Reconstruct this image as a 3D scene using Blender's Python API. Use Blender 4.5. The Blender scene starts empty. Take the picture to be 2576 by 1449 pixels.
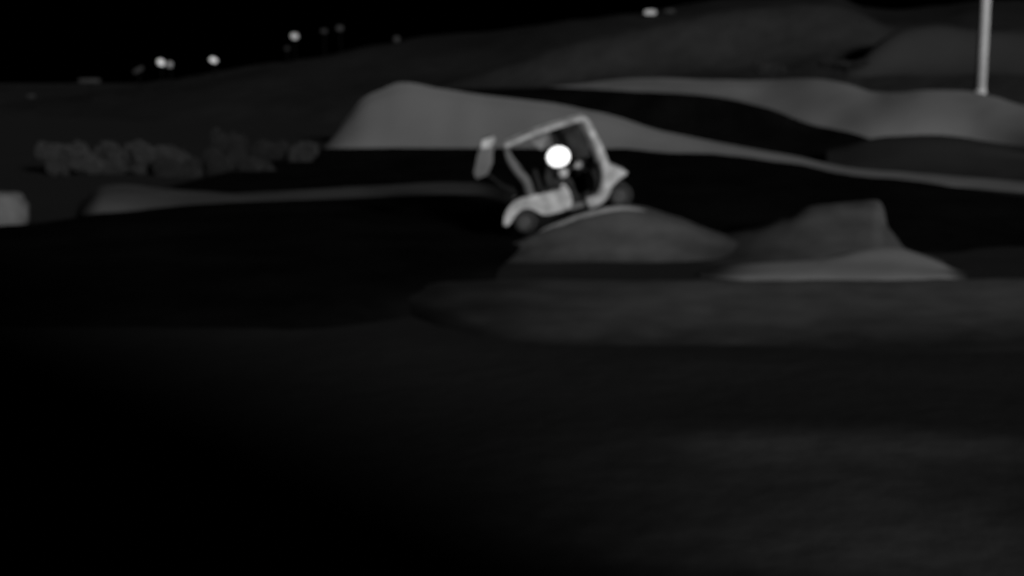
import bpy, bmesh, math, random
from mathutils import Vector, Matrix, noise
R = math.radians
random.seed(7)
S = bpy.context.scene
COL = S.collection

# ------------------------------------------------------------------ camera
PITCH = R(8.4); HFOV = R(40); CAMZ = 3.0
F = 1288 / math.tan(HFOV/2)                    # focal length in 2576-wide pixels
cam_d = bpy.data.cameras.new('camera'); cam = bpy.data.objects.new('camera', cam_d); COL.objects.link(cam)
cam.location = (0, 0, CAMZ); cam.rotation_euler = (R(90) - PITCH, 0, 0)
cam_d.sensor_width = 36; cam_d.angle = HFOV
cam_d.clip_start = .1; cam_d.clip_end = 3000
cam_d.dof.use_dof = True; cam_d.dof.focus_distance = 2.0; cam_d.dof.aperture_fstop = 4.5   # soft, out of focus night footage
S.camera = cam

# ------------------------------------------------------------------ world + moon-like sun
SUN_EL = R(13); SUN_AZ = R(25)                 # from behind the camera, to its right
sun_to = Vector((math.cos(SUN_EL)*math.sin(SUN_AZ), -math.cos(SUN_EL)*math.cos(SUN_AZ), math.sin(SUN_EL)))
w = bpy.data.worlds.new('World'); S.world = w; w.use_nodes = True
nt = w.node_tree; bg = nt.nodes['Background']
sky = nt.nodes.new('ShaderNodeTexSky'); sky.sky_type = 'NISHITA'; sky.sun_disc = False
sky.sun_elevation = R(-6); sky.sun_rotation = math.atan2(sun_to.x, sun_to.y)
hs = nt.nodes.new('ShaderNodeHueSaturation'); hs.inputs['Saturation'].default_value = 0
nt.links.new(sky.outputs[0], hs.inputs['Color']); nt.links.new(hs.outputs[0], bg.inputs['Color'])
bg.inputs['Strength'].default_value = .05
sl = bpy.data.lights.new('sun', 'SUN'); sl.energy = 2.0; sl.angle = R(7); sl.color = (1, 1, 1)
so = bpy.data.objects.new('sun', sl); COL.objects.link(so)
so.rotation_euler = sun_to.to_track_quat('Z', 'Y').to_euler()
S.view_settings.view_transform = 'Standard'; S.view_settings.look = 'None'
S.view_settings.exposure = 0; S.view_settings.gamma = 1; S.view_settings.use_curve_mapping = False

# ------------------------------------------------------------------ helpers
CP, SP = math.cos(PITCH), math.sin(PITCH)
def at(px, py, Y):
    """point of the place at forward distance Y seen at (px,py) of a 2576x1449 frame"""
    a = (px-1288)/F; b = (724.5-py)/F
    d = Vector((a, CP + b*SP, -SP + b*CP))
    return Vector((0, 0, CAMZ)) + d*(Y/d.y)
def ground_Y(py, z=0):
    b = (724.5-py)/F
    dy, dz = CP + b*SP, -SP + b*CP
    return (z-CAMZ)/dz*dy

def mat(name, v, v2=None, scale=1.0, rough=.95, bump=0, spec=0.1, detail=4, stretch=(1, 1, 1), fine=0, thin=None):
    m = bpy.data.materials.new(name); m.use_nodes = True
    n = m.node_tree; p = n.nodes['Principled BSDF']
    p.inputs['Roughness'].default_value = rough; p.inputs['Specular IOR Level'].default_value = spec
    if v2 is None:
        v2 = v*.8
    tc = n.nodes.new('ShaderNodeTexCoord'); mp = n.nodes.new('ShaderNodeMapping'); mp.inputs['Scale'].default_value = stretch
    nz = n.nodes.new('ShaderNodeTexNoise'); nz.inputs['Scale'].default_value = scale; nz.inputs['Detail'].default_value = detail
    cr = n.nodes.new('ShaderNodeValToRGB')
    cr.color_ramp.elements[0].position = .35; cr.color_ramp.elements[0].color = (v2, v2, v2, 1)
    cr.color_ramp.elements[1].position = .65; cr.color_ramp.elements[1].color = (v, v, v, 1)
    n.links.new(tc.outputs['Object'], mp.inputs[0]); n.links.new(mp.outputs[0], nz.inputs['Vector'])
    n.links.new(nz.outputs['Fac'], cr.inputs[0])
    out = cr.outputs[0]
    if fine:
        n2 = n.nodes.new('ShaderNodeTexNoise'); n2.inputs['Scale'].default_value = fine; n2.inputs['Detail'].default_value = 6
        r2 = n.nodes.new('ShaderNodeMapRange'); r2.inputs['To Min'].default_value = .85; r2.inputs['To Max'].default_value = 1.15
        r2.inputs['From Min'].default_value = .3; r2.inputs['From Max'].default_value = .7
        mx = n.nodes.new('ShaderNodeMix'); mx.data_type = 'RGBA'; mx.blend_type = 'MULTIPLY'; mx.inputs[0].default_value = 1
        n.links.new(mp.outputs[0], n2.inputs['Vector']); n.links.new(n2.outputs['Fac'], r2.inputs[0])
        n.links.new(out, mx.inputs[6]); n.links.new(r2.outputs[0], mx.inputs[7]); out = mx.outputs[2]
    if thin is not None:            # worn places on the ground; on mounds, light falloff painted as ragged darkening
        at_ = n.nodes.new('ShaderNodeAttribute'); at_.attribute_name = 'wear_falloff'
        n4 = n.nodes.new('ShaderNodeTexNoise'); n4.inputs['Scale'].default_value = 1.3; n4.inputs['Detail'].default_value = 5
        n.links.new(tc.outputs['Object'], n4.inputs['Vector'])
        ad = n.nodes.new('ShaderNodeMath'); ad.operation = 'MULTIPLY_ADD'; ad.inputs[1].default_value = .5
        n.links.new(n4.outputs['Fac'], ad.inputs[0]); n.links.new(at_.outputs['Fac'], ad.inputs[2])
        mr = n.nodes.new('ShaderNodeMapRange'); mr.interpolation_type = 'SMOOTHSTEP'
        mr.inputs['From Min'].default_value = .25; mr.inputs['From Max'].default_value = 1.2
        n.links.new(ad.outputs[0], mr.inputs[0])
        m2 = n.nodes.new('ShaderNodeMix'); m2.data_type = 'RGBA'; m2.inputs[6].default_value = (thin, thin, thin, 1)
        n.links.new(mr.outputs[0], m2.inputs[0]); n.links.new(out, m2.inputs[7]); out = m2.outputs[2]
    n.links.new(out, p.inputs['Base Color'])
    if bump:
        bp = n.nodes.new('ShaderNodeBump'); bp.inputs['Strength'].default_value = .5; bp.inputs['Distance'].default_value = bump
        n3 = n.nodes.new('ShaderNodeTexNoise'); n3.inputs['Scale'].default_value = scale*6; n3.inputs['Detail'].default_value = 5
        n.links.new(tc.outputs['Object'], n3.inputs['Vector'])
        n.links.new(n3.outputs['Fac'], bp.inputs['Height']); n.links.new(bp.outputs[0], p.inputs['Normal'])
    return m
def glow(name, s, v=.8):
    m = bpy.data.materials.new(name); m.use_nodes = True
    p = m.node_tree.nodes['Principled BSDF']
    p.inputs['Base Color'].default_value = (v, v, v, 1); p.inputs['Specular IOR Level'].default_value = .1
    p.inputs['Emission Color'].default_value = (1, 1, 1, 1); p.inputs['Emission Strength'].default_value = s
    return m

def tag(o, label=None, cat=None, group=None, kind=None):
    if label: o['label'] = label
    if cat: o['category'] = cat
    if group: o['group'] = group
    if kind: o['kind'] = kind
    return o
def empty(name, loc=(0, 0, 0), rot=(0, 0, 0)):
    o = bpy.data.objects.new(name, None); COL.objects.link(o); o.location = loc; o.rotation_euler = rot; return o
def obj(name, bm, m, parent=None, smooth=True):
    me = bpy.data.meshes.new(name); bm.normal_update()
    bmesh.ops.recalc_face_normals(bm, faces=bm.faces)
    bm.to_mesh(me); bm.free()
    if smooth:
        for p in me.polygons: p.use_smooth = True
    o = bpy.data.objects.new(name, me); COL.objects.link(o)
    if m: me.materials.append(m)
    if parent: o.parent = parent
    return o

def catmull(pts, t):
    n = len(pts)-1; x = min(max(t*n, 0), n-1e-6); i = int(x); f = x-i
    p = [pts[max(0, min(n, i+k))] for k in (-1, 0, 1, 2)]
    return .5*((2*p[1]) + (p[2]-p[0])*f + (2*p[0]-5*p[1]+4*p[2]-p[3])*f*f + (3*p[1]-p[0]-3*p[2]+p[3])*f**3)
def resample(row, xs):
    """row of (px,py,Y) sampled at columns xs (px), smoothly"""
    out = []
    for x in xs:
        k = 0
        while k < len(row)-2 and x > row[k+1][0]: k += 1
        a, b = row[k], row[k+1]
        f = min(max((x-a[0])/(b[0]-a[0]), 0), 1)
        sl_ = lambda j, c: ((row[min(j+1, len(row)-1)][c]-row[max(j-1, 0)][c]) / max(1e-6, row[min(j+1, len(row)-1)][0]-row[max(j-1, 0)][0]))
        v = []
        for c in (1, 2):
            h = b[0]-a[0]; m0, m1 = sl_(k, c)*h*.8, sl_(k+1, c)*h*.8
            v.append((2*f**3-3*f*f+1)*a[c] + (f**3-2*f*f+f)*m0 + (-2*f**3+3*f*f)*b[c] + (f**3-f*f)*m1)
        out.append((x, v[0], v[1]))
    return out
def loft(name, rows, m, n=90, sub=6, rough=.03, freq=.6, parent=None, back=None, front=None, smooth_rows=True, wear_falloff=None):
    """terrain body: rows run left to right, near to far; front/back = (dY, z) close it down into the ground"""
    if rows[0][-1][0] >= 2900:      # carry on well past the right edge of the picture
        rows = [r+[(4200, r[-1][1]+(r[-1][1]-r[-2][1])*.2, r[-1][2])] for r in rows]; n = int(n*1.4)
    if rows[0][0][0] <= -150 and rows[0][-1][0] >= 2000:
        rows = [[(-1500, r[0][1]+30, r[0][2])]+r for r in rows]; n = int(n*1.3)
    W = []
    for r in rows:
        a, b = r[0][0], r[-1][0]
        xs = [a+(b-a)*i/(n-1) for i in range(n)]
        W.append([at(*q) for q in resample(r, xs)])
    if front: W.insert(0, [Vector((p.x, p.y-front[0], front[1])) for p in W[0]])
    if back:
        for dy, z in back: W.append([Vector((p.x*(p.y+dy)/p.y, p.y+dy, z if z is not None else p.z-.11*dy)) for p in W[-1]])
    bm = bmesh.new(); G = []
    K = (len(W)-1)*sub
    for k in range(K+1):
        t = k/K; line = []
        for i in range(n):
            p = catmull([W[j][i] for j in range(len(W))], t) if smooth_rows else W[min(int(t*(len(W)-1)), len(W)-2)][i].lerp(W[min(int(t*(len(W)-1)), len(W)-2)+1][i], t*(len(W)-1)-min(int(t*(len(W)-1)), len(W)-2))
            d = rough*(noise.fractal(p*freq, 1.0, 2.0, 4))
            line.append(bm.verts.new(p+Vector((0, 0, d))))
        G.append(line)
    for k in range(K):
        for i in range(n-1):
            bm.faces.new((G[k][i], G[k][i+1], G[k+1][i+1], G[k+1][i]))
    o = obj(name, bm, m, parent)
    if wear_falloff:
        at_ = o.data.attributes.new('wear_falloff', 'FLOAT', 'POINT')
        for k in range(K+1):
            for i in range(n):
                u, v = i/(n-1), k/K
                e = min([1]+[q/wd for q, wd in ((u, wear_falloff[0]), (1-u, wear_falloff[1]), (v-(wear_falloff[4] if len(wear_falloff) > 4 else 0), wear_falloff[2]), (1-v, wear_falloff[3])) if wd])
                at_.data[k*n+i].value = max(-.2, e)
    return o

def tube(bm, pts, r, seg=10, closed=False):
    pts = [Vector(p) for p in pts]; rs = r if isinstance(r, (list, tuple)) else [r]*len(pts)
    rings = []; up = Vector((0, 1, 0.01))
    for i, p in enumerate(pts):
        if closed: d = pts[(i+1) % len(pts)]-pts[i-1]
        else: d = pts[min(i+1, len(pts)-1)]-pts[max(i-1, 0)]
        d.normalize(); s = d.cross(up)
        if s.length < .05: s = d.cross(Vector((1, 0, 0)))
        s.normalize(); q = s.cross(d)
        rings.append([bm.verts.new(p+(s*math.cos(2*math.pi*k/seg)+q*math.sin(2*math.pi*k/seg))*rs[i]) for k in range(seg)])
    m = len(rings)
    for i in range(m if closed else m-1):
        A, B = rings[i], rings[(i+1) % m]
        for k in range(seg): bm.faces.new((A[k], A[(k+1) % seg], B[(k+1) % seg], B[k]))
    if not closed: bm.faces.new(rings[0]); bm.faces.new(rings[-1][::-1])
def smooth_path(pts, n=8):
    pts = [Vector(p) for p in pts]; N = (len(pts)-1)*n
    return [catmull(pts, i/N) for i in range(N+1)]
def prism(bm, poly, y0, y1, bev=0):
    """closed outline in x,z pushed through from y0 to y1"""
    A = [bm.verts.new((p[0], y0, p[1])) for p in poly]; B = [bm.verts.new((p[0], y1, p[1])) for p in poly]
    fs = [bm.faces.new(A), bm.faces.new(B[::-1])]
    n = len(poly)
    for i in range(n): fs.append(bm.faces.new((A[i], B[i], B[(i+1) % n], A[(i+1) % n])))
    if bev:
        es = [e for e in bm.edges if all(v in set(A+B) for v in e.verts)]
        bmesh.ops.bevel(bm, geom=es, offset=bev, segments=3, affect='EDGES', profile=.5)
def box(bm, c, s, rot=None, bev=0):
    M = Matrix.Translation(c) @ (rot if rot else Matrix()) @ Matrix.Diagonal((*s, 1))
    r = bmesh.ops.create_cube(bm, size=1, matrix=M)
    if bev:
        es = list({e for v in r['verts'] for e in v.link_edges})
        bmesh.ops.bevel(bm, geom=es, offset=bev, segments=2, affect='EDGES')
def ball(bm, c, s, sub=3, rot=None):
    bmesh.ops.create_icosphere(bm, subdivisions=sub, radius=1, matrix=Matrix.Translation(c) @ (rot if rot else Matrix()) @ Matrix.Diagonal((*s, 1)))

# ------------------------------------------------------------------ materials
M = dict(
    ground=mat('worn_ground', .10, .07, .5, bump=.04, fine=3, thin=.026),
    black=mat('shade_black', .009, .005, .5, bump=.03, fine=3, spec=0),  # near-black colour stands in for shade in hollows and slopes; masts use it
    dirt=mat('pale_dirt', .135, .115, .5, bump=.03, fine=2.5),
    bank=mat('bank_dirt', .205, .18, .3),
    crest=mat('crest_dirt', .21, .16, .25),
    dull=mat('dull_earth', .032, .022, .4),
    hill3=mat('pole_hillside', .047, .038, .15),
    tail=mat('tail_panel_paint', .20, .14, 2),
    terrace=mat('terrace_dirt', .145, .12, .35, bump=.02, fine=2.0, thin=.016),
    hump=mat('hump_dirt', .095, .08, .5, bump=.01, fine=2.0, thin=.02),
    dirt2=mat('grey_dirt', .12, .09, .5, bump=.02, fine=2.0, thin=.02),
    verge=mat('verge_dirt', .10, .075, .5, bump=.02, thin=.012),
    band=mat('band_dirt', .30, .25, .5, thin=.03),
    patch=mat('worn_patch', .11, .07, .5, bump=.02, thin=.03),
    dim=mat('dull_dirt', .05, .035, .6, bump=.03, fine=2.5),
    hill=mat('scrub_hillside', .024, .013, .05, bump=.4, fine=.5),
    hill2=mat('near_hillside', .033, .028, .12, bump=.3, fine=.8),
    pale_rim=mat('pale_rim_tone', .27, .22, 2, fine=6),
    body=mat('muddy_body_paint', .62, .34, 5, rough=.6, spec=.3),
    frame=mat('muddy_frame_paint', .68, .32, 5, rough=.6, spec=.3),
    grey=mat('grey_panel', .16, .11, 3, rough=.7, spec=.3),
    added_cab_backing=mat('dark_backing', .05, .03, 5),
    dark=mat('dark_vinyl', .02, .015, 3, rough=.7),
    rubber=mat('tyre_rubber', .045, .03, 6, rough=.9),
    rim=mat('dull_rim', .09, .06, 6, rough=.6),
    skin=mat('pale_skin', .55, .5, 6, rough=.7),
    cloth=mat('dark_cloth', .045, .028, 6),
    pole=mat('pole_paint', .66, .56, 3, rough=.6),
    bush=mat('dull_leaves', .044, .036, 1),
    bush2=mat('dark_leaves', .026, .02, 2),
    stone=mat('pale_stone', .15, .13, 1.5, bump=.02, fine=5),
)

# ------------------------------------------------------------------ ground: one sheet to the horizon
def ground():
    bm = bmesh.new()
    ys = [-60, -40, -25, -15] + [i*1.0 for i in range(-10, 7)] + [7+i*.4 for i in range(45)] + [i*1.0 for i in range(25, 70)] + [72, 78, 86, 96, 110, 130, 160, 200, 300, 600, 1500]
    xs = [-1500, -600, -250, -120, -80, -60, -45] + [i*1.0 for i in range(-36, -6)] + [-6+i*.4 for i in range(35)] + [i*1.0 for i in range(8, 37)] + [45, 60, 80, 120, 250, 600, 1500]
    G = []
    for y in ys:
        r = []
        for x in xs:
            z = .10*noise.fractal(Vector((x*.12, y*.12, 0)), 1, 2, 4)+.02*noise.noise(Vector((x*.9, y*.9, 3)))-.06
            if abs(x) > 80 or y > 110: z = -.2
            r.append(bm.verts.new((x, y, z)))
        G.append(r)
    for j in range(len(ys)-1):
        for i in range(len(xs)-1): bm.faces.new((G[j][i], G[j][i+1], G[j+1][i+1], G[j+1][i]))
    go = tag(obj('ground', bm, M['ground']), kind='structure')
    # bare, worn places in the turf
    spots = [(3.0, 11.4, 1.9, .6, 1), (2.2, 14.5, 3.5, 1.0, .35), (2.9, 10.2, 1.5, .9, .6), (1.7, 8.7, 2.6, .9, 1.1), (.6, 10.3, 1.4, .9, .4), (-2.6, 8.6, .8, .5, 1.3)]
    at_ = go.data.attributes.new('wear_falloff', 'FLOAT', 'POINT')
    for v in go.data.vertices:
        x, y = v.co.x, v.co.y
        at_.data[v.index].value = sum(k*math.exp(-(((x-cx)/rx)**2+((y-cy)/ry)**2)) for cx, cy, rx, ry, k in spots)*.8-.12
ground()

def struct(o): o['kind'] = 'structure'; return o
gY = ground_Y
# far hill
struct(loft('hill', [
    [(-300, 372, 95), (600, 372, 95), (1400, 320, 100), (2000, 300, 100), (2900, 330, 100)],
    [(-300, 340, 115), (300, 300, 115), (700, 250, 115), (1400, 170, 120), (2000, 120, 120), (2900, 140, 120)],
    [(-400, 300, 160), (0, 275, 160), (300, 232, 160), (500, 195, 160), (700, 158, 160), (1000, 118, 165), (1300, 78, 165), (1600, 42, 170), (1900, 14, 170), (2080, 6, 170), (2180, 40, 170), (2350, 30, 170), (2500, 14, 170), (3000, 0, 170)],
], M['hill'], n=140, sub=10, rough=1.2, freq=.05, back=[(40, 2), (80, -3)], front=(10, -1)))
# nearer right-hand hill foot
struct(loft('hill', [
    [(1050, 270, 80), (1500, 250, 78), (1900, 235, 76), (2150, 235, 74), (2400, 262, 70), (2900, 300, 66)],
    [(1050, 250, 86), (1400, 200, 85), (1900, 160, 84), (2150, 150, 82), (2400, 150, 80), (2900, 150, 78)],
    [(1050, 225, 92), (1250, 165, 91), (1450, 98, 90), (1650, 58, 90), (1900, 24, 90), (2080, 12, 90), (2170, 40, 90), (2230, 74, 90), (2290, 70, 90), (2360, 62, 90), (2460, 78, 90), (2576, 70, 90), (2900, 60, 90)],
], M['hill2'], n=100, sub=8, rough=.35, freq=.1, back=[(14, 1), (20, -1)], front=(3, -.5)))

struct(loft('hill', [
    [(2040, 250, 74), (2300, 262, 73), (2600, 272, 71), (2900, 300, 68)],
    [(2060, 236, 76), (2300, 175, 77), (2600, 180, 75), (2900, 190, 72)],
    [(2080, 226, 79), (2150, 165, 80), (2220, 100, 80), (2270, 74, 80), (2340, 64, 80), (2440, 80, 80), (2576, 86, 80), (2900, 80, 80)],
], M['hill3'], n=70, sub=8, rough=.2, freq=.2, back=[(8, 1), (8, -1)], front=(2, -.5)))
# G: pale crest of the far track, upper right
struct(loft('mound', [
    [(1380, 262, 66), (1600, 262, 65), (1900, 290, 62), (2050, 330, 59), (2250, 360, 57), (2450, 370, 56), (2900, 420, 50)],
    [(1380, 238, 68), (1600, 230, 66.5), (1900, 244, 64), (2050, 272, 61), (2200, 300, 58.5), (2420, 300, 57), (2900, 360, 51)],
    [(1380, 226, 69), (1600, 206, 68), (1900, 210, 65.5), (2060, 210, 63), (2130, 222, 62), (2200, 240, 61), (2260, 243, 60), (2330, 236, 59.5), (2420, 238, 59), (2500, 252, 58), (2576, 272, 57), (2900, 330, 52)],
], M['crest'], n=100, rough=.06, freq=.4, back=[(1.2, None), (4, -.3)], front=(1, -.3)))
# hollow between far crest and bright bank, its shade painted as near-black
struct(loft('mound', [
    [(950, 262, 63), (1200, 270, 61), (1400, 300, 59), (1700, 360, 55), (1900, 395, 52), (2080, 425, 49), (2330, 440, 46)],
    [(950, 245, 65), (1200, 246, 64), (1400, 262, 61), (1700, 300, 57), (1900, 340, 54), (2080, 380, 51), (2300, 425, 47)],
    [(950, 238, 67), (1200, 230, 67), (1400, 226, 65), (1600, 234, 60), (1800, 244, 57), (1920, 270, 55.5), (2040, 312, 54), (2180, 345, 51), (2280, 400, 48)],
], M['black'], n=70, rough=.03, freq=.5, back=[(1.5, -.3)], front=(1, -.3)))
# dull slope right, between far crest and lower strip
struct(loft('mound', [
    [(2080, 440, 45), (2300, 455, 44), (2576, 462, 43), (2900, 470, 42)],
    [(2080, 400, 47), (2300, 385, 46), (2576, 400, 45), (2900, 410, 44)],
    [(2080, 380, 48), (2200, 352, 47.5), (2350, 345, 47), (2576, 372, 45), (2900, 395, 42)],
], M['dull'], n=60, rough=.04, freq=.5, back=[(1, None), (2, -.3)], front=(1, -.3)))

# E: the bright bank behind the cart
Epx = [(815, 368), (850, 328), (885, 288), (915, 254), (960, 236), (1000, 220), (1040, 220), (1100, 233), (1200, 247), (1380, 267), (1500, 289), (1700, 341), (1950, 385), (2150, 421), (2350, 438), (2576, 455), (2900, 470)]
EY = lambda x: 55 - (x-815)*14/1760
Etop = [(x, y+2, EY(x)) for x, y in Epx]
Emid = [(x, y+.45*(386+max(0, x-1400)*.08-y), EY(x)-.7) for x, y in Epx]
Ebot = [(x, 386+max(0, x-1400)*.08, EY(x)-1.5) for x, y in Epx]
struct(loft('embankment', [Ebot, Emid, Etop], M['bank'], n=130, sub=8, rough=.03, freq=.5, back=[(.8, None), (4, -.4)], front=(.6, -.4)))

# F: slope before the bright bank (right) and flat (left), painted black for shade
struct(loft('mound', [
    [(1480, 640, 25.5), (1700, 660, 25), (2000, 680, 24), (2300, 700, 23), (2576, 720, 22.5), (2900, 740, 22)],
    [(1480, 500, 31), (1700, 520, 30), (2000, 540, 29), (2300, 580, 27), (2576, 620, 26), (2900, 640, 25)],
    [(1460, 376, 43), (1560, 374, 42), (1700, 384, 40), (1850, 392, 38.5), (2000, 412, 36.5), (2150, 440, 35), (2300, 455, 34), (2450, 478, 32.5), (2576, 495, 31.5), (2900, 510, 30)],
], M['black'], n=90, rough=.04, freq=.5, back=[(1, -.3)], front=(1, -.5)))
struct(loft('shaded_flat', [
    [(380, 480, gY(480, .03)), (700, 480, gY(480, .03)), (1500, 470, gY(470, .03))],
    [(600, 425, 45.5), (950, 425, 45.5), (1500, 425, 42)],
    [(780, 374, 52), (1000, 372, 51.3), (1500, 374, 47)],
], M['black'], n=60, rough=.01, freq=.5))  # flat sheet painted near-black for the shade at the bank's foot
# D: near slope painted black for shade, then dim crest strip, left centre
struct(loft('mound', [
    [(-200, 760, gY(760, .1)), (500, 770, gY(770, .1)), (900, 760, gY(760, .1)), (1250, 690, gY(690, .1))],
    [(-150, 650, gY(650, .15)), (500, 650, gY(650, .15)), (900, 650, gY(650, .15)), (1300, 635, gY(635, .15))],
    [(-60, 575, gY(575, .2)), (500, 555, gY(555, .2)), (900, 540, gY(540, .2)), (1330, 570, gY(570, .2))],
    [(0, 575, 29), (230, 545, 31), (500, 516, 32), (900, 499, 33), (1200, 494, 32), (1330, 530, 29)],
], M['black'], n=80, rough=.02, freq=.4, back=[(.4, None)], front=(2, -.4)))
struct(loft('verge', [
    [(200, 540, 30.6), (260, 535, 31.2), (400, 528, 31.8), (600, 515, 32.4), (900, 508, 33.2), (1180, 506, 32.4), (1270, 520, 31)],
    [(208, 520, 32), (250, 490, 32.5), (400, 486, 33.5), (600, 494, 34), (900, 486, 34.6), (1180, 480, 34), (1270, 500, 33)],
    [(215, 505, 33), (245, 476, 34), (300, 468, 34.6), (400, 476, 35), (600, 486, 35.6), (900, 470, 36.4), (1180, 462, 36), (1270, 475, 35)],
], M['verge'], n=80, rough=.03, freq=.8, back=[(.6, None), (2, -.3)], wear_falloff=(.06, .12, .0, .2)))

# H: mound under the cart
Htop = [(1180, 640, 24.2), (1290, 612, 24.6), (1345, 588, 24.8), (1400, 566, 24.9), (1470, 542, 24.9), (1560, 523, 24.9), (1610, 526, 24.9), (1700, 552, 24.8), (1800, 588, 24.6), (1900, 625, 24.3), (2000, 650, 24)]
Hmid = [(1180, 655, 23.8), (1290, 634, 24.1), (1345, 618, 24.2), (1400, 602, 24.2), (1470, 590, 24.2), (1560, 580, 24.2), (1610, 582, 24.2), (1700, 598, 24.1), (1800, 620, 24), (1900, 642, 23.8), (2000, 662, 23.6)]
Hbot = [(1180, 672, 23.2), (1290, 660, 23.4), (1345, 658, 23.4), (1400, 656, 23.4), (1470, 656, 23.4), (1560, 656, 23.4), (1610, 657, 23.4), (1700, 660, 23.4), (1800, 665, 23.3), (1900, 670, 23.2), (2000, 676, 23)]
struct(loft('mound', [Hbot, Hmid, Htop], M['dirt2'], n=110, sub=8, rough=.02, freq=1.2, back=[(1.2, None), (2.4, -.4)], front=(.5, -.4), wear_falloff=(.3, .5, .25, 0, .1)))
bm = bmesh.new()
tube(bm, smooth_path([at(px, py, 24.84) for px, py in [(1335, 600), (1372, 580), (1420, 562), (1470, 545), (1530, 531), (1580, 528), (1615, 533), (1650, 545)]], 6), [.075*math.sin(math.pi*(i+.6)/43.2)**.6 for i in range(43)], 8)
struct(obj('pale_rim', bm, M['pale_rim']))  # paler tube along the lip of the mound

# I: hump and bright band at middle right
struct(loft('mound', [
    [(1650, 676, 23), (1780, 672, 23), (1950, 668, 23), (2100, 664, 23), (2200, 662, 23), (2232, 664, 23), (2300, 672, 22.8), (2430, 688, 22.4)],
    [(1650, 655, 23.7), (1780, 635, 24), (1950, 602, 24.2), (2100, 570, 24.3), (2195, 560, 24.3), (2228, 570, 24.3), (2300, 650, 23.2), (2430, 686, 22.6)],
    [(1650, 618, 24.6), (1780, 600, 25), (1880, 582, 25), (1970, 556, 25), (2040, 528, 25), (2150, 517, 25), (2205, 514, 25), (2222, 530, 25), (2240, 605, 24.3), (2330, 645, 23.4), (2430, 684, 22.8)],
], M['hump'], n=130, sub=8, rough=.02, freq=1, back=[(.8, None), (2, -.4)], front=(.5, -.3), wear_falloff=(.7, 0, 0, 0)))
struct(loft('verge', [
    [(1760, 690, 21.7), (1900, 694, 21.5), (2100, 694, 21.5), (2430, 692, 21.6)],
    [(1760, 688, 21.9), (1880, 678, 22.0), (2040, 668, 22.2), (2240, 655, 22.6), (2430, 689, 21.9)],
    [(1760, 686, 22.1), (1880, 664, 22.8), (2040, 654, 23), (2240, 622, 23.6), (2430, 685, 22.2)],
], M['band'], n=70, rough=.01, freq=1, back=[(.6, -.2)], front=(.2, -.1), wear_falloff=(.3, .1, .3, .2)))
# K: dull terrace in front, its left and front fade painted for light falloff
struct(loft('terrace', [
    [(960, 735, 19.6), (1120, 800, 17.6), (1300, 880, 16), (1500, 905, 15.6), (1900, 900, 15.7), (2300, 886, 15.8), (2576, 862, 16.2), (2900, 850, 16.4)],
    [(965, 726, 19.9), (1120, 745, 18.9), (1300, 800, 17.4), (1500, 815, 17), (1900, 815, 17), (2300, 810, 17.1), (2576, 800, 17.3), (2900, 800, 17.3)],
    [(970, 718, 20.2), (1120, 706, 20.4), (1300, 702, 20.3), (1500, 704, 20.3), (1900, 706, 20.2), (2300, 704, 20.3), (2576, 700, 20.4), (2900, 698, 20.5)],
], M['terrace'], n=120, rough=.02, freq=.9, back=[(1, -.3)], front=(.5, -.3), wear_falloff=(.30, 0, .48, .30, .25)))

# an added heap, unseen behind and right of the camera: it casts the shade over the near left
bm = bmesh.new()
bmesh.ops.create_grid(bm, x_segments=40, y_segments=40, size=1)
for v in bm.verts:
    r = min(1, v.co.length); h = 12*(math.cos(r*math.pi)*.5+.5)**.5
    v.co = Vector((2.7+v.co.x*11, -12+v.co.y*8, h-.5+.5*noise.noise(v.co*3)))
struct(obj('shade_blocker', bm, M['ground']))

# ------------------------------------------------------------------ the cart
TILT = R(15); YN = 25.1; HW = .56
O3 = at(1440, 556, YN)
cart = empty('golf_cart', (O3.x, YN+HW, O3.z), (0, -TILT, 0))
tag(cart, 'small pale open-sided cart climbing the dirt mound with its nose up to the right', 'golf cart')
ct, st = math.cos(TILT), math.sin(TILT)
def U(px, py):
    p = at(px, py, YN); dx, dz = p.x-O3.x, p.z-O3.z
    return (dx*ct+dz*st, -dx*st+dz*ct)
def UP(pts, y): return [(U(*p)[0], y, U(*p)[1]) for p in pts]
def UU(pts): return [U(*p) for p in pts]
def part(name, bm, m, parent=cart):
    o = obj(name, bm, m, parent)
    o.data.set_sharp_from_angle(angle=R(40))
    return o

# roof: thin shell between the two sides, with a rounded pale rail
bm = bmesh.new()
roofline = [(1268, 366), (1330, 338), (1400, 314), (1462, 296)]
prism(bm, UU(roofline + [(1464, 301), (1402, 319), (1332, 343), (1270, 371)]), -HW+.02, HW-.02)
roof = part('roof', bm, M['grey'])
for s in (-1, 1):
    bm = bmesh.new(); tube(bm, smooth_path(UP([(1270, 368), (1330, 342), (1400, 317), (1440, 305), (1462, 299)], s*HW), 6), .046)
    part('roof_rail', bm, M['frame'], roof)
# front pillar sweeping down to the sill
fp = [(1458, 300), (1474, 306), (1490, 340), (1508, 380), (1524, 430), (1524, 470), (1508, 498), (1478, 512)]
for s in (-1, 1):
    bm = bmesh.new(); P = smooth_path(UP(fp, s*HW), 6)
    tube(bm, P, [.056+.055*min(1, i/len(P)*1.4) for i in range(len(P))])
    part('front_pillar', bm, M['frame'])
# front cowl with pointed nose over front wheel
bm = bmesh.new()
prism(bm, UU([(1520, 408), (1536, 415), (1560, 424), (1580, 434), (1572, 444), (1552, 452), (1540, 470), (1524, 500), (1508, 506), (1512, 460)]), -HW, HW, .02)
cowl = part('front_cowl', bm, M['body'])
bm = bmesh.new()
a = U(1562, 436)
bm.free()
for s in (-1, 1):
    bm = bmesh.new(); ball(bm, (a[0]+.08, s*.36, a[1]+.0), (.03, .07, .05), 2)
    part('headlight', bm, M['grey'], cowl)
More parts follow.
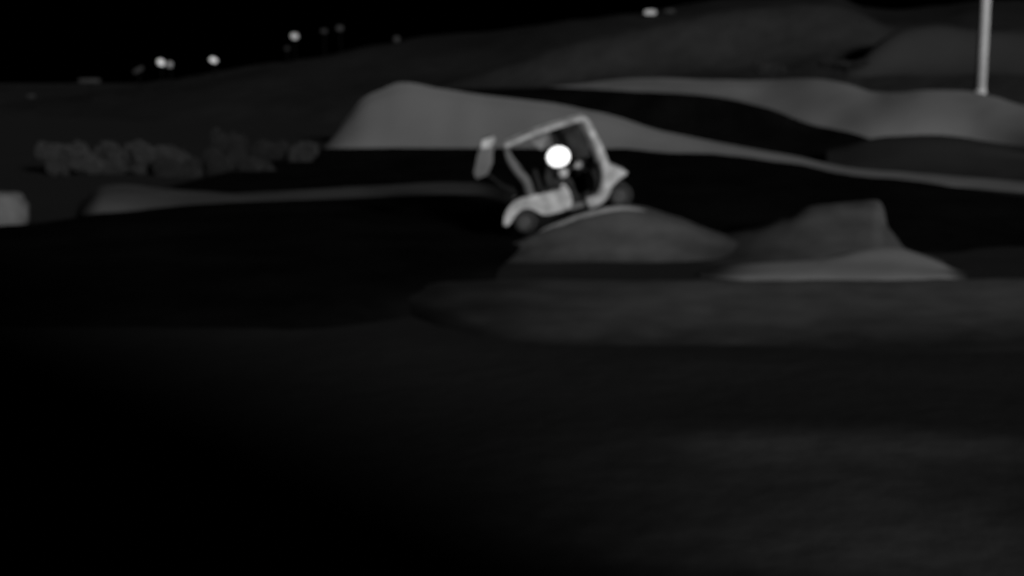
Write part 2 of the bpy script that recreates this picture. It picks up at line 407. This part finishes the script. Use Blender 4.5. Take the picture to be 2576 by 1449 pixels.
# windscreen panel remains a thin bar frame
for q in ((1476, 312), (1512, 396)):
    bm = bmesh.new(); tube(bm, [(U(*q)[0], -HW, U(*q)[1]), (U(*q)[0], HW, U(*q)[1])], .02); part('windscreen_bar', bm, M['frame'])
# rear fender + seat base on near and far side
fend = [(1266, 566), (1268, 545), (1276, 526), (1292, 508), (1315, 497), (1345, 490), (1378, 488), (1398, 482), (1410, 473), (1424, 472), (1434, 482), (1440, 505), (1436, 524), (1410, 533), (1382, 541), (1362, 541), (1350, 530), (1336, 523), (1318, 523), (1302, 532), (1292, 548), (1284, 562), (1276, 570)]
for s in (-1, 1):
    bm = bmesh.new(); prism(bm, UU(fend), s*HW, s*(HW-.22), .012)
    part('rear_fender', bm, M['body'])
bm = bmesh.new()
prism(bm, UU([(1300, 505), (1400, 488), (1436, 490), (1436, 520), (1380, 534), (1310, 520)]), -HW+.24, HW-.24, .02)
part('seat_base', bm, M['dark'])
# floor / sill
bm = bmesh.new()
prism(bm, UU([(1430, 514), (1480, 505), (1516, 497), (1512, 508), (1480, 519), (1434, 530)]), -HW+.01, HW-.01, .01)
part('floor', bm, M['grey'])
bm = bmesh.new()
prism(bm, UU([(1350, 545), (1440, 528), (1520, 508), (1524, 516), (1440, 538), (1352, 556)]), -.3, .3)
part('chassis', bm, M['dark'])
# seat cushion and back
bm = bmesh.new(); prism(bm, UU([(1348, 478), (1408, 464), (1412, 472), (1352, 490)]), -.5, .5, .02); part('seat', bm, M['dark'])
bm = bmesh.new(); prism(bm, UU([(1352, 482), (1338, 430), (1350, 426), (1368, 476)]), -.5, .5, .02); part('backrest', bm, M['dark'])
# rear struts: curved grey band down from the roof's rear end
for s in (-1, 1):
    bm = bmesh.new(); P = smooth_path(UP([(1272, 370), (1280, 400), (1300, 430), (1322, 455), (1334, 492)], s*HW), 6)
    tube(bm, P, [.035+.05*min(1, i/len(P)*1.5) for i in range(len(P))])
    part('rear_pillar', bm, M['grey'])
# cargo rack at the tail
bm = bmesh.new()
prism(bm, UU([(1212, 352), (1240, 342), (1246, 358), (1238, 380), (1240, 410), (1226, 440), (1198, 452), (1190, 436), (1200, 395)]), -.5, .1, .02)
rack = part('tail_panel', bm, M['tail'])
bm = bmesh.new(); prism(bm, UU([(1212, 354), (1242, 342), (1246, 352), (1232, 372), (1210, 374)]), -.54, -.5, .0)
part('panel_cap', bm, M['frame'], rack)
for q in (-.3, .3):
    bm = bmesh.new(); tube(bm, UP([(1222, 436), (1262, 470), (1318, 500)], q), .025); part('rack_arm', bm, M['dark'])
# inner panel below the roof, rear quarter
bm = bmesh.new(); prism(bm, UU([(1322, 346), (1382, 322), (1380, 350), (1366, 384), (1350, 372)]), .30, .33); part('rear_screen', bm, M['pale_rim'])
bm = bmesh.new(); prism(bm, UU([(1384, 328), (1456, 306), (1484, 350), (1494, 400), (1440, 412), (1400, 400)]), .40, .43); part('added_backing', bm, M['added_cab_backing'])  # dark panel added behind the cab so its inside stays dark
# steering wheel and dash
bm = bmesh.new(); c = U(1464, 424)
ax = Vector((-.75, 0, .66)).normalized(); e1 = Vector((0, 1, 0)); e2 = ax.cross(e1)
tube(bm, [Vector((c[0], -.22, c[1]))+(e1*math.cos(t*math.pi/10)+e2*math.sin(t*math.pi/10))*.17 for t in range(20)], .016, 6, True)
tube(bm, [(c[0], -.22, c[1]), (c[0]+.32, -.22, c[1]-.33)], .022, 6)
for t in range(3): tube(bm, [Vector((c[0], -.22, c[1])), Vector((c[0], -.22, c[1]))+(e1*math.cos(t*2.09)+e2*math.sin(t*2.09))*.17], .012, 6)
part('steering_wheel', bm, M['dark'])
bm = bmesh.new(); prism(bm, UU([(1486, 430), (1516, 416), (1518, 470), (1500, 500), (1494, 496), (1500, 460)]), -HW+.06, HW-.06, .01); part('dashboard', bm, M['dark'])
# wheels
def wheel(px, py, y):
    c = U(px, py); rr = .215
    wm = empty('wheel', (c[0], y, c[1])); wm.parent = cart
    bm = bmesh.new(); prof = [(.12, -.07), (.17, -.085), (.205, -.07), (rr, -.03), (rr, .03), (.205, .07), (.17, .085), (.12, .07)]
    rings = [[bm.verts.new((r*math.cos(2*math.pi*k/36), yy, r*math.sin(2*math.pi*k/36))) for r, yy in prof] for k in range(36)]
    for k in range(36):
        A, B = rings[k], rings[(k+1) % 36]
        for j in range(len(prof)): bm.faces.new((A[j], A[(j+1) % len(prof)], B[(j+1) % len(prof)], B[j]))
    obj('tyre', bm, M['rubber'], wm)
    bm = bmesh.new()
    bmesh.ops.create_cone(bm, cap_ends=True, segments=24, radius1=.122, radius2=.122, depth=.10, matrix=Matrix.Rotation(R(90), 4, 'X'))
    for k in range(5):
        t = k*2*math.pi/5; ball(bm, (.07*math.cos(t), -.052, .07*math.sin(t)), (.014, .01, .014), 1)
        ball(bm, (.07*math.cos(t), .052, .07*math.sin(t)), (.014, .01, .014), 1)
    ball(bm, (0, -.05, 0), (.04, .025, .04), 2); ball(bm, (0, .05, 0), (.04, .025, .04), 2)
    obj('rim', bm, M['rim'], wm, False)
for s in (-1, 1):
    wheel(1322, 557, s*(HW-.1)); wheel(1562, 492, s*(HW-.1))
for q in ((1322, 557), (1562, 492)):
    bm = bmesh.new(); tube(bm, [(U(*q)[0], -HW+.14, U(*q)[1]), (U(*q)[0], HW-.14, U(*q)[1])], .03); part('axle', bm, M['dark'])

# ------------------------------------------------------------------ driver
person = empty('person', cart.location, cart.rotation_euler)
tag(person, 'driver in dark clothes seated in the cart, hands forward on the steering wheel', 'person')
dy = -.22
def D(px, py, y): u = U(px, py); return Vector((u[0], y, u[1]))
def skinned(name, pts, edges, rad, m, root=0):
    me = bpy.data.meshes.new(name); me.from_pydata([tuple(p) for p in pts], edges, [])
    o = bpy.data.objects.new(name, me); COL.objects.link(o); me.materials.append(m); o.parent = person
    sk = o.modifiers.new('skin', 'SKIN'); sk.use_smooth_shade = True
    for i, v in enumerate(me.skin_vertices[0].data):
        r = rad[i]; v.radius = r if isinstance(r, tuple) else (r, r); v.use_root = (i == root)
    o.modifiers.new('sub', 'SUBSURF').levels = 1; o.modifiers['sub'].render_levels = 2
    return o
pelv = D(1380, 462, dy); chest = D(1384, 424, dy); neck = D(1394, 408, dy); hd0 = D(1398, 396, dy); hd1 = D(1402, 384, dy)
shN = D(1388, 414, dy-.18); shF = D(1388, 414, dy+.18)
elN = D(1410, 440, dy-.24); elF = D(1418, 446, dy+.22)
haN = D(1446, 421, dy-.13); haF = D(1415, 438, dy-.27)
elF = D(1396, 446, dy-.30); 
pts = [pelv, D(1380, 442, dy), chest, neck, hd0, hd1,
       shN, elN, haN, shF, D(1420, 442, dy+.22), D(1450, 418, dy+.13),
       D(1384, 464, dy-.1), D(1432, 452, dy-.13), D(1448, 498, dy-.13), D(1462, 499, dy-.13),
       D(1384, 464, dy+.1), D(1432, 452, dy+.13), D(1448, 498, dy+.13), D(1462, 499, dy+.13)]
ed = [(0, 1), (1, 2), (2, 3), (3, 4), (4, 5), (2, 6), (6, 7), (7, 8), (2, 9), (9, 10), (10, 11), (0, 12), (12, 13), (13, 14), (14, 15), (0, 16), (16, 17), (17, 18), (18, 19)]
rad = [(.15, .13), (.14, .12), (.15, .12), .055, .085, .08, .065, .047, .032, .065, .047, .032, .09, .065, .045, .04, .09, .065, .045, .04]
skinned('body', pts, ed, rad, M['cloth'])
def hand(name, c, m, side):
    """palm, four bent fingers of unequal length and a side thumb, curled round the rim"""
    bm = bmesh.new()
    ball(bm, c, (.045, .022, .05), 2)
    for k, ln in enumerate((.068, .078, .074, .058)):
        b = c+Vector((.03, 0, .032-.021*k))
        p1 = b+Vector((ln*.45, -.004*side, 0)); p2 = p1+Vector((ln*.2, -.03*side, -.004)); p3 = p2+Vector((-ln*.25, -.02*side, -.004))
        tube(bm, [b, p1, p2, p3], [.011, .010, .009, .007], 7)
    t0 = c+Vector((-.01, 0, .035)); tube(bm, [t0, t0+Vector((.02, -.025*side, .025)), t0+Vector((.05, -.03*side, .028))], [.013, .011, .008], 7)
    return obj(name, bm, m, person)
hand('hand', D(1453, 419, dy-.16), M['skin'], 1)
hand('hand', D(1459, 418, dy+.14), M['skin'], -1)
# head details: face forward (+x), short dark hair
bm = bmesh.new(); hc = D(1402, 388, dy)
ball(bm, hc, (.095, .075, .12), 3)
ball(bm, hc+Vector((.095, 0, -.01)), (.02, .014, .026), 2)
for s in (-1, 1):
    ball(bm, hc+Vector((0, s*.076, -.005)), (.02, .012, .032), 2); ball(bm, hc+Vector((.085, s*.03, .015)), (.012, .016, .01), 2)
ball(bm, hc+Vector((.086, 0, -.055)), (.014, .028, .008), 2)
obj('head', bm, M['skin'], person)
bm = bmesh.new(); ball(bm, hc+Vector((-.02, 0, .03)), (.1, .085, .108), 3); obj('hair', bm, M['cloth'], person)

# added round white glow, standing in for the driver's bright head
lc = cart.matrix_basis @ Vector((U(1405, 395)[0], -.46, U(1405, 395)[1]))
lamp = empty('lamp', lc, (0, -R(12), 0))  # added glow in place of the driver's bright head, not a lamp
tag(lamp, 'round white glow standing in for the bright head of the driver', 'lamp')
bm = bmesh.new(); ball(bm, (0, 0, 0), (.205, .10, .180), 4); obj('glow_ball', bm, glow('head_glow', 1.6), lamp)
bm = bmesh.new(); 
tube(bm, [(.235*math.cos(t*math.pi/16), .0, .207*math.sin(t*math.pi/16)) for t in range(32)], .012, 6, True)
tube(bm, [(0, 0, .20), (-.06, .0, .50)], .012, 6)
obj('glow_bracket', bm, M['dark'], lamp)
# small pale satchel: stands in for the lower hand of the driver, strap added
lc2 = D(1417, 436, -.50)
blob_loc = cart.matrix_basis @ lc2
blob_root = empty('hand_blob', blob_loc, (0, -TILT, 0)); tag(blob_root, 'small pale pouch standing in for the lower hand of the driver', 'blob')
bm = bmesh.new(); ball(bm, (0, 0, 0), (.092, .05, .085), 3); obj('blob', bm, M['body'], blob_root)
bm = bmesh.new(); tube(bm, smooth_path([(-.07, 0, .05), (-.03, 0, .14), (.03, 0, .14), (.07, 0, .05)], 5), .008, 6); obj('added_strap', bm, M['dark'], blob_root)

# ------------------------------------------------------------------ pole at the right
pb = at(2466, 226, 62)
pole = empty('lamp_post', pb); tag(pole, 'tall slim pale post at the right edge on top of the far mound', 'post')
bm = bmesh.new(); tube(bm, [(0, 0, -.6), (.03, 0, 4.5), (-.08, 0, 9)], [.23, .22, .20], 16); obj('shaft', bm, M['pole'], pole)
bm = bmesh.new(); tube(bm, [(0, 0, -.6), (0, 0, .0)], [.27, .25], 16); obj('base', bm, M['pole'], pole)
bm = bmesh.new(); tube(bm, smooth_path([(-.08, 0, 9), (-.1, -.4, 9.6), (-.2, -1.4, 9.8)], 5), .07, 8)
ball(bm, (-.2, -1.6, 9.75), (.15, .4, .1), 2); obj('lamp_arm', bm, M['pole'], pole)

# ------------------------------------------------------------------ distant lights on the ridge
def ridge_light(px, py, wd, ht, e, label, n=2, slope=0):
    Y = 150; c = at(px, py, Y); k = Y/F
    r = empty('ridge_lamp', (c.x, Y, c.z-2.2)); tag(r, label, 'lamp', 'lights along the dark ridge')
    bm = bmesh.new(); tube(bm, [(0, .3, -6), (0, .3, 2.2)], .07, 8); obj('mast', bm, M['black'], r)
    bm = bmesh.new(); hw, hh = wd*k*.31, ht*k*.29
    box(bm, (0, 0, 2.2), (2*hw, .3, 2*hh), Matrix.Rotation(-slope, 4, 'Y'), min(hw, hh)*.45)
    obj('lamp_head', bm, glow('ridge_glow_%d' % int(e*1000), e*(2.0 if e > .05 else .85), .01), r)
ridge_light(78, 242, 34, 16, .014, 'faintest grey light at the far left end of the ridge')
ridge_light(225, 203, 88, 18, .020, 'long dim bar of light on the left ridge')
ridge_light(348, 176, 44, 16, .022, 'dim slanting light left of the bright wedge light', slope=R(28))
ridge_light(405, 157, 30, 24, .33, 'brighter wedge-shaped light, largest on the ridge', slope=R(-35))
ridge_light(427, 162, 22, 24, .10, 'grey light touching the right side of the wedge light', slope=R(30))
ridge_light(537, 151, 30, 20, .33, 'single bright light right of the wedge light', slope=R(-20))
ridge_light(741, 91, 30, 24, .18, 'bright spot of light above two dim ones mid ridge', slope=R(-10))
ridge_light(722, 122, 20, 18, .012, 'very faint light just under the mid ridge bright spot')
ridge_light(815, 78, 26, 18, .018, 'dim light, left one of the close dim pair')
ridge_light(855, 71, 28, 22, .028, 'dim light, right one of the close dim pair')
ridge_light(998, 98, 24, 24, .026, 'lone dim light low above the middle of the ridge')
ridge_light(1636, 31, 46, 20, .16, 'bright oblong light on the ridge top right of centre')
ridge_light(1685, 28, 40, 16, .022, 'faint light just right of the bright oblong light')

# ------------------------------------------------------------------ bushes on the left, boulder at the left edge
def leafy(name, cx, cy, Y, wpx, hpx, m, label, seed, cat='bush', dens=4200, leaf=.075):
    rnd = random.Random(seed); c = at(cx, cy, Y); k = Y/F; W_, H_ = wpx*k/2, hpx*k/2
    r = empty(name, (c.x, Y, 0)); tag(r, label, cat, 'bushes at the foot of the left hill')
    bm = bmesh.new()
    lobes = [(rnd.uniform(-1.0, 1.0), rnd.uniform(-.5, .5), rnd.uniform(-.5, .35), rnd.uniform(.28, .55)) for _ in range(13)]
    for _ in range(dens):
        l = rnd.choice(lobes); d = Vector((rnd.gauss(0, 1), rnd.gauss(0, 1), rnd.gauss(0, 1))).normalized()*l[3]*rnd.uniform(.6, 1.0)
        p = Vector(((l[0]+d.x)*W_, (l[1]+d.y)*W_*.6, c.z+(l[2]+d.z)*H_))
        n1 = Vector((rnd.gauss(0, 1), rnd.gauss(0, 1), rnd.gauss(0, 1))).normalized(); n2 = n1.orthogonal().normalized(); s = leaf*rnd.uniform(.6, 1.5)
        bm.faces.new([bm.verts.new(p+n1*s), bm.verts.new(p+n2*s*.5), bm.verts.new(p-n1*s), bm.verts.new(p-n2*s*.5)])
    obj('foliage', bm, m, r, False)
    bm = bmesh.new()
    for q in range(5):
        a = rnd.uniform(-.5, .5)*W_; tube(bm, [(a*.2, 0, -.3), (a*.6, rnd.uniform(-.2, .2), c.z*.5), (a, rnd.uniform(-.3, .3), c.z)], [.06, .045, .02], 6)
    obj('stem', bm, M['dark'], r)
leafy('bush', 170, 395, 46, 120, 110, M['bush'], 'rounded dull bush, leftmost of the row', 1)
leafy('bush', 282, 400, 46.5, 150, 140, M['bush'], 'widest dull bush, second from the left', 2)
leafy('bush', 392, 404, 46, 130, 125, M['bush'], 'dull bush, third from the left in the row', 3)
leafy('bush', 448, 430, 45, 90, 100, M['bush2'], 'low dark bush sloping down right of the row', 4)
leafy('bush', 575, 385, 48, 80, 150, M['bush2'], 'tall thin dark bush right of the black gap', 5)
leafy('bush', 620, 430, 45, 130, 100, M['bush2'], 'low dark bush below the tall thin bush', 6)
leafy('bush', 762, 385, 48, 60, 80, M['bush'], 'small bush beside the left tip of the bright bank', 7)
leafy('bush', 700, 375, 48.5, 90, 60, M['bush2'], 'flat dark bush left of the small one by the bank', 8)
leafy('bush', 1935, 172, 72, 60, 34, M['bush'], 'small round bush above the thin far track line', 9, leaf=.12)
leafy('bush', 2120, 162, 74, 90, 22, M['hill2'], 'low flat bush on the slope left of the pole', 10, leaf=.12)

bm = bmesh.new(); c0 = at(15, 540, 30)
bmesh.ops.create_icosphere(bm, subdivisions=4, radius=1)
for v in bm.verts:
    p = v.co.copy(); q = Vector([math.copysign(abs(a)**.8, a) for a in p])
    v.co = Vector((q.x*.66, q.y*.5, q.z*.5))*(1+.12*noise.fractal(p*1.6, 1, 2, 3))
bl = obj('boulder', bm, M['stone']); bl.location = (c0.x-.15, 30, c0.z)
tag(bl, 'pale blocky boulder cut off by the left edge of the picture', 'boulder')
